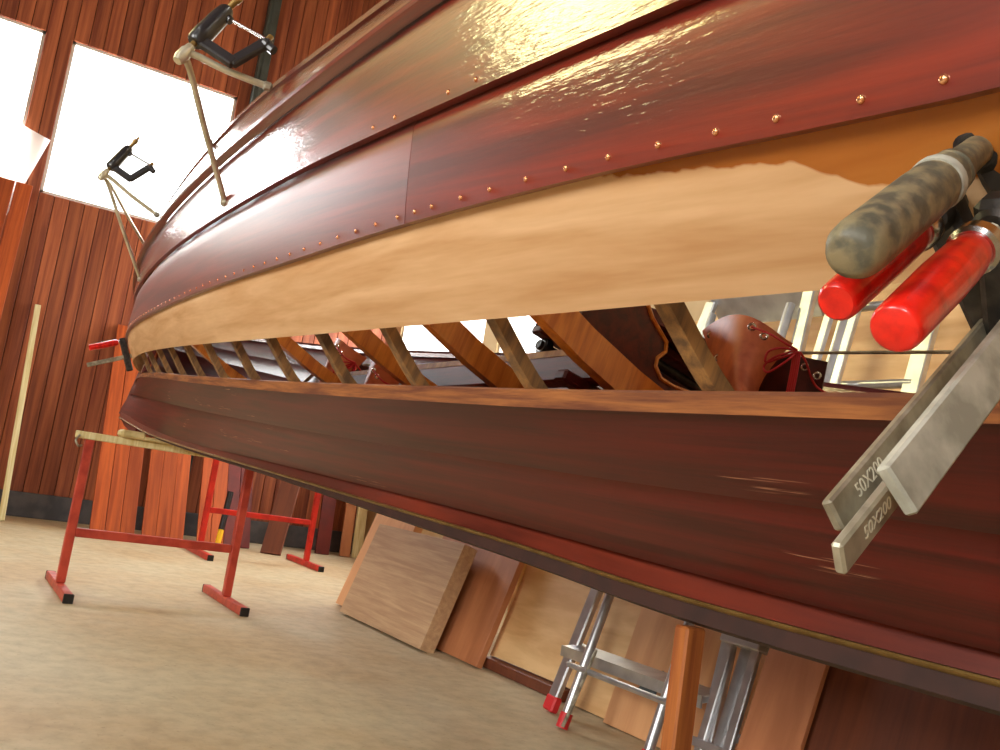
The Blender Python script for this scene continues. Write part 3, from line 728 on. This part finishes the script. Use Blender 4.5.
# ------------------------------------------------------------------ outriggers
def outrigger(dx, dz, label):
    def W(px, py, Y): return onY(px, py, Y)
    P = Vector((1.95, -.20, 1.60))
    return P
def make_rigger(tip, pin_dir, hulls, label, scale=1.0):
    """tip: base of the pin; hulls: attachment points on the hull, world"""
    r_ = thing('outrigger', hulls[1], label, 'outrigger', 'outriggers on the boat side')
    tip = Vector(tip)
    for i, h in enumerate(hulls):
        h = Vector(h); side = (h - tip)
        bend = tip + side * .12 + Vector((0, 0, .006))
        MB().tube(bez([tip + Vector((0, 0, -.004 * i)), bend, tip + side * .5, h], 6), .0062 if i else .0068, 10).build('stay', 'tube_metal', r_, True)
        MB().lathe(h - side.normalized() * .012, side, [(0, .007), (.004, .010), (.014, .010), (.018, .006)], 8).build('bolt', 'rail_steel', r_)
    pd = Vector(pin_dir).normalized()
    MB().lathe(tip - pd * .022, pd, [(0, .009), (.010, .0125), (.030, .0125), (.036, .010), (.045, .009)], 14).build('pin_boss', 'tube_metal', r_, True)
    MB().lathe(tip + pd * .02, pd, [(0, .0065), (.150, .0065), (.153, .009), (.165, .009), (.168, .005), (.182, .004)], 12).build('pin', 'brass', r_, True)
    # oarlock: sleeve on the pin, a C-shaped arm and the gate bar closing it
    s0 = tip + pd * .034
    out = Vector(GATE_DIR); out = (out - pd * out.dot(pd)).normalized(); third = pd.cross(out)
    ol = MB().lathe(s0, pd, [(0, .014), (.006, .019), (.03, .020), (.085, .0185), (.105, .016), (.112, .012)], 16).build('oarlock', 'gate_plastic', r_, True)
    a0 = s0 + pd * .012; c1 = a0 + out * .085 - pd * .012; c2 = c1 + pd * .075 + out * .022
    R = Matrix((out, third, pd)).transposed()
    MB().bar(a0, c1, .022, .018, third, .003, .01).build('oarlock_sill', 'gate_plastic', ol)
    MB().bar(c1, c2, .022, .016, third, .003, .01).build('oarlock_horn', 'gate_plastic', ol)
    g0 = s0 + pd * .092 + out * .018
    MB().tube([g0, c2 + pd * .012], .0035, 8).build('gate_bar', 'bright_steel', ol, True)
    MB().lathe(g0 - out * .012, (c2 - g0), [(0, .009), (.016, .009)], 8).build('gate_hinge', 'gate_plastic', ol)
    MB().lathe(c2 + pd * .004 - out * .004, out * .8 + pd * -.25, [(0, .009), (.004, .012), (.014, .012), (.018, .0095), (.03, .0095)], 10).build('gate_knob', 'gate_plastic', ol)
    MB().lathe(c2 + pd * .012, pd, [(0, .006), (.012, .006)], 8).build('gate_nut', 'brass', ol)
    return r_
def hull_pt(e, x, up=0.): 
    yy, zz = sec(e, x); return BM @ Vector((x, yy + .012, zz + up))
def edge_px(e, px, lo=.3, hi=4.5):
    for _ in range(40):
        x = (lo + hi) / 2; p = hull_pt(e, x); d = p - CAM
        if 500 + FPX * d.dot(RT) / d.dot(FW) > px: lo = x
        else: hi = x
    return lo
xa = edge_px('sheer', 272); xb = edge_px('sheer', 232); xc = edge_px('e1', 222, .3, 3.2)
GATE_DIR = -(BM.to_3x3() @ Vector((.55, 1, 0)))
tipw = onX(184, 54, xa + .02)
PINW = (BM.to_3x3() @ Vector((.16, -.22, 1))).normalized()
tl = bl(tipw)
def rig(dx, dzl, label):
    o = Vector((dx, 0, 0))
    hs = []
    for e, x, up in (('sheer', xa, -.01), ('sheer', xb + .25, -.01), ('e1', xc, .02)):
        yy, zz = sec(e, x + dx); hs.append(BM @ Vector((x + dx, yy + .014, zz + up)))
    y0, z0 = sec('sheer', xa); y1, z1 = sec('sheer', xa + dx)
    t2 = BM @ Vector((tl.x + dx, tl.y + y1 - y0 + dzl * .8, tl.z + z1 - z0 + dzl))
    return make_rigger(t2, PINW, hs, label)
rig(0, 0, 'tubular steel outrigger with black oarlock gate, closer to the plank butt joint')
rig(1.72, .07, 'tubular steel outrigger with oarlock, closer to the stem, against the bright window')

# ------------------------------------------------------------------ clamps
AX = ray(1480, -260).normalized()
def fclamp(label, hpx, hd, hr, hlen, hmat, rpx, rd, rw, rt, rmat, text=None, tip=.19, rend=.33, armpos=.135, big=False):
    P0 = at(*hpx, hd); Q0 = at(*rpx, rd)
    t = thing('bar_clamp', P0 + AX * tip, label, 'clamp', 'bar clamps gripping the bare plank')
    w = (P0 - Q0) - AX * (P0 - Q0).dot(AX); thr = w.length; w = w / thr      # from rail towards the screw
    side = AX.cross(w)
    if big:
        prof = [(0, hr * .55), (.002, hr * .80), (.007, hr * .96), (.014, hr), (hlen * .8, hr * 1.0), (hlen - .012, hr * .97), (hlen - .006, hr * .98), (hlen, hr * .9)]
    else:
        prof = [(0, hr * .80), (.001, hr * .92), (.003, hr * .98), (.008, hr), (hlen * .55, hr * 1.04), (hlen * .85, hr * .98), (hlen - .005, hr * .86), (hlen, hr * .7)]
    MB().lathe(P0, AX, prof, 28).build('handle', hmat, t, True)
    if big:
        MB().lathe(P0 + AX * (hlen + .0002), AX, [(0, hr * .98), (.006, hr * .98), (.007, hr * .90), (.014, hr * .90), (.015, hr * .80), (.018, hr * .80), (.019, hr * .86), (.023, hr * .84), (.025, hr * .70), (.045, hr * .62), (.060, hr * .60)], 24).build('ferrule', 'handle_grimy', t, True)
        MB().lathe(P0 + AX * (hlen - .001), AX, [(0, hr * .99), (.001, hr * 1.02), (.005, hr * 1.02), (.006, hr * .95)], 24).build('collar', 'flat_grey', t, True)
    else:
        MB().lathe(P0 + AX * (hlen - .004), AX, [(0, hr * .95), (.002, hr * 1.12), (.010, hr * 1.12), (.012, hr * .9)], 24).build('ferrule', 'bright_steel', t, True)
    n = 10; s0 = hlen + .006
    prof = []
    for k in range(26):
        prof += [(s0 + k * .0024 , hr * .46), (s0 + k * .0024 + .0012, hr * .36)]
    prof = [(d_, r2) for d_, r2 in prof if d_ < tip - .006] + [(tip - .006, hr * .4)]
    MB().lathe(P0, AX, [(a_ , b_) for a_, b_ in prof], 12).build('screw', 'rail_steel', t)
    MB().lathe(P0 + AX * (tip - .007), AX, [(0, hr * .6), (.003, hr * .95), (.007, hr * .95)], 16).build('swivel_pad', 'bright_steel', t)
    # rail
    R = Matrix((AX, w, side)).transposed()
    q = (Q0 - P0).dot(AX)
    rl = rend - q
    rail = MB().box(Q0 + AX * (rl / 2), (rl, rt, rw) if False else (rl, rw, rt), Matrix((AX, side_dir(w, side, rw), nrm_dir(w, side, rw))).transposed(), b=.0012).build('rail', rmat, t)
    arm_c = P0 + AX * armpos
    MB().box(arm_c - w * (thr / 2), (.022, thr + .030, .020), Matrix((AX, w, side)).transposed(), b=.004).build('sliding_arm', 'cast_iron', t)
    MB().lathe(arm_c - AX * .014, AX, [(0, hr * .75), (.003, hr * 1.0), (.025, hr * 1.0), (.028, hr * .75)], 16).build('arm_boss', 'cast_iron', t, True)
    e = Q0 + AX * (rl - .008)
    jc = e + w * (thr / 2 - .005)
    MB().box(jc, (.016, thr + .02, .018), Matrix((AX, w, side)).transposed(), b=.004).build('fixed_jaw', 'cast_iron', t)
    if text:
        fc = bpy.data.curves.new('mark', 'FONT'); fc.body = text; fc.size = .0085; fc.extrude = .00015; fc.align_x = 'CENTER'; fc.align_y = 'CENTER'
        tmp = bpy.data.objects.new('mark_tmp', fc); COL.objects.link(tmp); bpy.context.view_layer.update()
        me = bpy.data.meshes.new_from_object(tmp.evaluated_get(bpy.context.evaluated_depsgraph_get())); bpy.data.objects.remove(tmp)
        me.materials.append(M['engraved']); me.name = 'stamped_mark'
        o = bpy.data.objects.new('stamped_mark', me); COL.objects.link(o); o.parent = rail
        zdir = nrm_dir(w, side, rw); zdir = zdir if zdir.dot(CAM - Q0) > 0 else -zdir
        xdir = AX; ydir = zdir.cross(xdir)
        mm = Matrix((xdir, ydir, zdir)).transposed().to_4x4()
        mm.translation = (Q0 + AX * .033 + zdir * (rt / 2 + .0001)) - ORG[t.name]
        o.matrix_local = mm
    return t
def side_dir(w, side, rw): return w
def nrm_dir(w, side, rw): return AX.cross(w)
fclamp('bar clamp with a scarred red handle, tucked under the grimy grey handle', (836, 303), .43, .0098, .100, 'handle_red', (832, 517), .392, .0145, .005, 'rail_steel', '50X200', tip=.186)
fclamp('bar clamp with a glossy red handle, lowest of the three handles by the gap', (894, 330), .40, .0115, .100, 'handle_red', (838, 560), .375, .0145, .005, 'rail_steel', '50X200', tip=.198, armpos=.14)
fclamp('old bar clamp with a thick grimy grey handle and broad flat bar', (848, 256), .40, .0135, .102, 'handle_grimy', (896, 492), .362, .022, .006, 'flat_grey', None, tip=.194, big=True, armpos=.176)

# small clamp at the stem
def far_clamp():
    X = 4.75
    a, b = onX(89, 348, X), onX(124, 341, X); c, d = onX(87, 365, X), onX(124, 357, X)
    t = thing('bar_clamp', onX(126, 356, X), 'small red-handled bar clamp gripping the far end of the bare plank by the stem', 'clamp', 'bar clamps gripping the bare plank')
    ax = (b - a).normalized()
    MB().lathe(a, ax, [(0, .010), (.004, .0145), (.12, .0145), (.13, .010)], 16).build('handle', 'handle_red', t, True)
    MB().tube([a + ax * .128, b + ax * .02], .006, 10).build('screw', 'bright_steel', t, True)
    MB().bar(c, d + ax * .10, .012, .020, (0, 0, 1), .002).build('rail', 'rail_steel', t)
    MB().bar(onX(122, 338, X), onX(130, 371, X), .03, .028, ax, .004).build('sliding_arm', 'cast_iron', t)
    return t
far_clamp()

# ------------------------------------------------------------------ trestles
def trestle(X, y0, y1, h, zbar, foot0, foot1, mat, label, top=True, th=.04):
    t = thing('trestle', (X, (y0 + y1) / 2, 0), label, 'trestle', 'red steel trestles')
    for y in (y0, y1):
        MB().box((X, y, (h + .04) / 2), (th, th, h - .04), b=.004).build('leg', mat, t)
        f = MB().box(((foot0 + foot1) / 2, y, .02), (foot1 - foot0, th, .04), b=.004).build('foot', mat, t)
        for xx in (foot0, foot1): MB().box((xx, y, .02), (.012, th + .003, .041), b=.003).build('end_cap', 'black_plastic', f)
    MB().box((X, (y0 + y1) / 2, zbar), (th * .9, y1 - y0 - th if y1 > y0 else y0 - y1 - th, th), b=.004).build('crossbar', mat, t)
    return t
t1 = trestle(4.82, -.65, -1.42, .701, .272, 4.48, 5.20, 'trestle_red', 'dull red steel trestle under the far end of the boat')
MB().box((4.82, -1.035, .718), (.05, .90, .034), b=.004).build('top_beam', 'pale_batten', t1)
hook = MB().tube(bez([(4.79, -.60, .715), (4.77, -.585, .69), (4.77, -.60, .665), (4.79, -.615, .67)], 6), .005, 8)
hook.build('hook', 'rail_steel', t1, True)
t2 = trestle(7.12, -1.84, -2.66, .90, .33, 6.78, 7.52, 'trestle_bright_red', 'bright red steel trestle standing near the boarded wall')
MB().box((7.12, -2.25, .90), (.05, .90, .05), b=.004).build('top_beam', 'trestle_bright_red', t2)
pd = MB()
ks = BM @ Vector((4.82, 0, kz(4.82)))
pad = thing('keel_pad', (4.82, ks.y, .735), 'cream wrapped pad on the red trestle beam cradling the keel', 'pad')
MB().box((4.82, ks.y + .115, .735 + .019), (.13, .11, .036), b=.010).build('wrapped_block', 'cream_wrap', pad)
MB().box((4.82, ks.y - .02, .735 + .009), (.12, .18, .018), b=.005).build('wedge', 'cream_wrap', pad)

# wooden prop under the keel
pt = onZ(1, 1, 2)
kx = .958; kb = BM @ Vector((kx, 0, kz(kx) - .020))
solo(MB().box((kx, kb.y, (kb.z - .006) / 2), (.026, .034, kb.z - .006), b=.003), 'wooden_prop', 'post_wood', (kx, kb.y, 0), 'upright brown wooden post propping up the keel beside the stepladder', 'post')
# a second prop, behind the camera's view, carries the other end
kx2 = -3.6; kb2 = BM @ Vector((kx2, 0, kz(kx2) - .024))
t3 = trestle(kx2, -.65, -1.42, kb2.z - .075, .272, kx2 - .35, kx2 + .35, 'trestle_red', 'dull red steel trestle under the end of the boat behind the photographer')
MB().box((kx2, -1.035, kb2.z - .053), (.05, .90, .05), b=.004).build('top_beam', 'pale_batten', t3)

# ------------------------------------------------------------------ things leaning on the end wall
def lean_board(name, base, top, w, th, mat, label, cat='board', group=None, facing=(-1, 0, 0)):
    base = Vector(base); top = Vector(top); z = (top - base).normalized(); y = z.cross(Vector(facing)).normalized(); x = y.cross(z)
    R = Matrix((x, y, z)).transposed(); mb = MB(); h = (top - base).length
    me = MB().box((0, 0, h / 2), (th, w, h), b=.002).mesh(name, mat)
    o = bpy.data.objects.new(name, me); COL.objects.link(o); o.matrix_world = Matrix.Translation(base) @ R.to_4x4()
    return tag(o, label, cat, group)
def leanwall(yb, w, h, label, mat='orange_board', xb=8.0, dy=0., group='orange boards leaning on the end wall', th=.022, topx=None):
    tx = WX - .035 - th / 2 if topx is None else topx
    run = tx - xb; hz = sqrt(max(h * h - run * run, .01))
    return lean_board('loose_board', (xb, yb, .003), (tx, yb + dy, hz), w, th, mat, label, 'board', group)
bw = .112
grp1 = 'first set of orange boards by the wall'; grp2 = 'second set of orange boards by the wall'
B0 = onZ(97, 534); B1 = onZ(128, 537)
for i, hh in enumerate((1.85, 1.86, 1.84)):
    yy = B0.y - bw * i
    leanwall(yy, bw - .004, hh, ['orange board with a notched side, first of three by the dull red trestle leg', 'orange board in the middle of three behind the dull red trestle', 'orange board at the end of three next to the dark gap behind the trestle'][i], xb=7.96)
for i in range(3):
    yy = onZ(149, 539).y - bw * i * .98
    leanwall(yy, bw - .004, 1.75, ['orange board beyond the dark gap, first of the second set of three', 'orange board in the middle of the second set of three', 'orange board with a chipped edge, last of the second set of three'][i], xb=8.02)
for i in range(4):
    yy = onZ(207, 546).y - bw * i
    leanwall(yy, bw - .004, 1.6 - .05 * (i > 1), ['reddish board leaning behind the bright red trestle leg', 'reddish board leaning behind the black and yellow stick', 'dull red board leaning behind the dull red trestle leg', 'dull red board leaning between the two bright red trestle legs'][i], mat='orange_board' if i < 2 else 'dark_red_board', xb=8.05, group='reddish boards behind the far trestle')
# short thick plank with pale edge
bp = onZ(278, 556)
lean_board('thick_plank', (7.75, -2.58, .004), (8.30, -2.92, 1.35), .17, .03, 'brown_panel', 'thick brown plank leaning aslant behind the far trestle', 'plank', facing=(-.8, .6, 0))
# boards in the corner past the far trestle
for (px, py, w, mat, lab) in ((322, 552, .13, 'dark_red_board', 'dark red board leaning in the corner past the far trestle'), (345, 552, .10, 'red_panel', 'light brown board standing in the corner near the side wall'), (357, 553, .10, 'pale_batten', 'pale board standing in the corner nearest the side wall')):
    b = onZ(px, py); lean_board('corner_board', (8.30, b.y * 8.3 / b.x, .003), (8.62, b.y * 8.3 / b.x - .05, 1.9), w, .024, mat, lab, 'board')
cl = onZ(334, 552)
# left edge: orange boards, a white sheet and a thin pale batten
lean_board('loose_board', (8.25, -.22, .003), (WX - .13, -.275, 2.66), .125, .022, 'orange_board', 'tall orange board reaching the window sill, beside the pale thin batten', 'board', 'tall boards under the windows')
lean_board('loose_board', (8.22, -.06, .003), (WX - .14, -.14, 2.66), .125, .022, 'orange_board', 'tall orange board reaching the window sill, farther from the pale batten', 'board', 'tall boards under the windows')
lean_board('white_sheet', (8.38, 1.0, .003), (WX - .035, .13, 3.24), 1.08, .006, 'milky_sheet', 'tall milky white sheet leaning in front of the window', 'sheet')
bt = onZ(1, 521); tb = onX(38, 305, WX - .03)
lean_board('thin_batten', (bt.x, bt.y, .003), (tb.x, tb.y, tb.z), .045, .02, 'pale_batten', 'long thin pale wooden batten leaning on the boarded wall', 'batten')
# black and yellow stick by the far trestle
sb = onZ(218, 547); sx = 7.62
stk = thing('long_tool', (sx, -2.10, 0), 'black and yellow stick leaning by the bright red trestle leg', 'tool')
MB().tube([(sx, -2.10, .016), (sx + .04, -2.12, .16)], .022, 12).build('yellow_end', 'yellow_plastic', stk, True)
MB().tube([(sx + .04, -2.12, .16), (sx + .10, -2.155, .46)], .024, 12).build('grip', 'black_plastic', stk, True)

# ------------------------------------------------------------------ panels, rack and ladders on the side wall
def panel(name, x0, x1, yb, h, th, lean, mat, label, cat='panel', z0=.003, group='panels leaning in a row'):
    a = radians(lean); c = Vector(((x0 + x1) / 2, yb, z0))
    me = MB().box((0, 0, h / 2), (x1 - x0, th, h), b=.0015).mesh(name, mat)
    o = bpy.data.objects.new(name, me); COL.objects.link(o); o.location = c; o.rotation_euler = (a, 0, 0)
    return tag(o, label, cat, group)
panel('leaning_panel', 4.60, 5.13, -2.155, .95, .05, 17, 'plywood_pink', 'pinkish panel leaning behind the grey brown chipboard slab')
panel('leaning_panel', 3.84, 4.80, -2.06, .50, .075, 17, 'plywood_grey', 'thick grey brown slab leaning, its end grain showing')
panel('leaning_panel', 3.55, 4.3, -2.165, .78, .03, 17, 'red_panel', 'reddish brown panel leaning just past the thick slab')
panel('leaning_panel', 3.0, 3.60, -2.25, .44, .018, 17, 'plywood', 'pale plywood offcut leaning between the reddish panel and the stepladder', z0=.05)
MB_sk = MB().box((3.3, -2.255, .024), (.6, .10, .044), b=.003)
solo(MB_sk, 'timber_offcut', 'brown_panel', (3.3, -2.255, 0), 'low dark timber lying under the pale plywood offcut', 'timber')
panel('leaning_panel', 3.30, 3.62, -2.40, .72, .02, 17, 'brown_panel', 'dark brown board top showing behind the reddish panel')
panel('leaning_panel', 3.02, 3.285, -2.40, .68, .02, 17, 'plywood', 'narrow yellowish board top behind the pale plywood offcut')
panel('leaning_panel', 2.72, 3.0, -2.42, .66, .02, 17, 'red_panel', 'brown board top behind the pale plywood offcut, nearest the stepladder')
panel('leaning_panel', 1.2, 2.98, -2.24, 2.2, .018, 15, 'plywood', 'large pale plywood sheet behind the stepladder')
panel('leaning_panel', 1.75, 2.72, -2.20, .62, .018, 15, 'plywood_pink', 'low orange tinted plywood sheet behind the stepladder legs')
panel('leaning_panel', .2, 1.72, -1.93, .95, .02, 17, 'brown_panel', 'large dark brown panel leaning past the ladders under the keel')
panel('leaning_panel', 1.66, 1.85, -1.895, .95, .016, 17, 'red_panel', 'lighter brown strip leaning on the edge of the large dark panel')
# timber rack that the sheets lean on
rk = thing('timber_rack', (2.6, -2.98, 0), 'open timber rack behind the leaning plywood sheets', 'rack')
for xx in (.3, 1.7, 3.15, 4.6):
    MB().box((xx, -2.99, 1.25), (.07, .07, 2.5), b=.004).build('post', 'rack_timber', rk)
for zz in (.55, 1.62, 2.4):
    MB().box((2.45, -2.945, zz), (4.5, .02, .10), b=.003).build('rail', 'rack_timber', rk)

def stepladder():
    t = thing('stepladder', (2.5, -2.1, 0), 'folded aluminium stepladder with red feet leaning on the plywood sheets', 'ladder')
    lean = radians(14); H = 1.62
    def P(x, off, h): return Vector((x, -2.06 + off - sin(lean) * h, .004 + cos(lean) * h))
    # front frame with flat treads
    for xa_, xb_ in ((2.86, 2.72), (2.10, 2.24)):
        MB().bar(P(xa_, 0, .03), P(xb_, 0, H), .026, .052, (1, 0, 0), .005).build('front_rail', 'aluminium', t)
        MB().bar(P(xa_, 0, 0), P(xa_ - (xa_ - xb_) * .03, 0, .055), .034, .060, (1, 0, 0), .006).build('foot', 'red_rubber', t)
    for xa_, xb_ in ((2.64, 2.66), (2.22, 2.28)):
        MB().tube([P(xa_, .10, .03), P(xb_, .03, H * .96)], .016, 12).build('rear_rail', 'aluminium', t, True)
        MB().tube([P(xa_, .10, 0), P(xa_, .098, .05)], .021, 12).build('foot', 'red_rubber', t, True)
    for k, hh in enumerate((.235, .50, .76, 1.02, 1.28)):
        f = hh / H; xl = 2.86 - .14 * f; xr = 2.10 + .14 * f
        c = (P(xl, .01, hh) + P(xr, .01, hh)) / 2
        MB().box(c, (xl - xr, .095, .022), Matrix.Rotation(-radians(8), 3, 'X'), b=.004).box(c + Vector((0, .045, -.012)), (xl - xr, .006, .036)).build('tread', 'aluminium', t)
    MB().tube([P(2.70, .11, .20), P(2.16, .11, .20)], .010, 8).build('brace', 'aluminium', t, True)
    pl = P(2.48, .0, H + .02)
    MB().box(pl, (.50, .24, .03), Matrix.Rotation(radians(52), 3, 'X'), b=.006).build('platform', 'aluminium', t)
    for i in range(9):
        v = Matrix.Rotation(radians(52), 3, 'X') @ Vector((0, -.10 + .025 * i, .017))
        MB().box(pl + v, (.44, .006, .004), Matrix.Rotation(radians(52), 3, 'X')).build('grip_rib', 'white_panel', t)
    strap = bez([P(2.66, .05, .24), P(2.60, .10, .26), P(2.585, .13, .10), P(2.60, .13, .015)], 8)
    MB().tube(strap, .006, 6).build('strap', 'rail_steel', t, True)
    return t
stepladder()
def ladder():
    t = thing('extension_ladder', (2.0, -2.1, 0), 'bright aluminium straight ladder leaning between the stepladder and the brown panel', 'ladder')
    lean = radians(14)
    def P(x, off, h): return Vector((x, -2.08 + off - sin(lean) * h, .004 + cos(lean) * h))
    for x in (2.02, 1.72):
        MB().bar(P(x, .05, 0), P(x, .05, 2.0), .024, .055, (1, 0, 0), .003).build('rail', 'aluminium', t)
    for k in range(7):
        h = .16 + .27 * k
        MB().tube([P(2.02, .05, h), P(1.72, .05, h)], .014, 10).build('rung', 'aluminium', t, True)
    for x in (2.05, 1.95):
        MB().bar(P(x, .10, .05), P(x, .10, 1.7), .018, .03, (1, 0, 0), .003).build('inner_rail', 'aluminium', t)
    for h in (.12, .42):
        MB().box(P(2.0, .09, h), (.15, .07, .024), Matrix.Rotation(lean, 3, 'X'), b=.003).build('bracket', 'aluminium', t)
    return t
ladder()
# slate blue offcut leaning behind the stepladder
tri = onY(650, 683, -2.2)
solo(MB().plate([tri + Vector((.05, 0, -.03)), tri + Vector((-.03, 0, -.05)), tri + Vector((-.05, -.01, .05)), tri + Vector((.0, 0, .02))], (0, 1, .2), .006), 'blue_offcut', 'slate_blue', tri, 'small slate blue offcut stuck behind the stepladder', 'offcut')
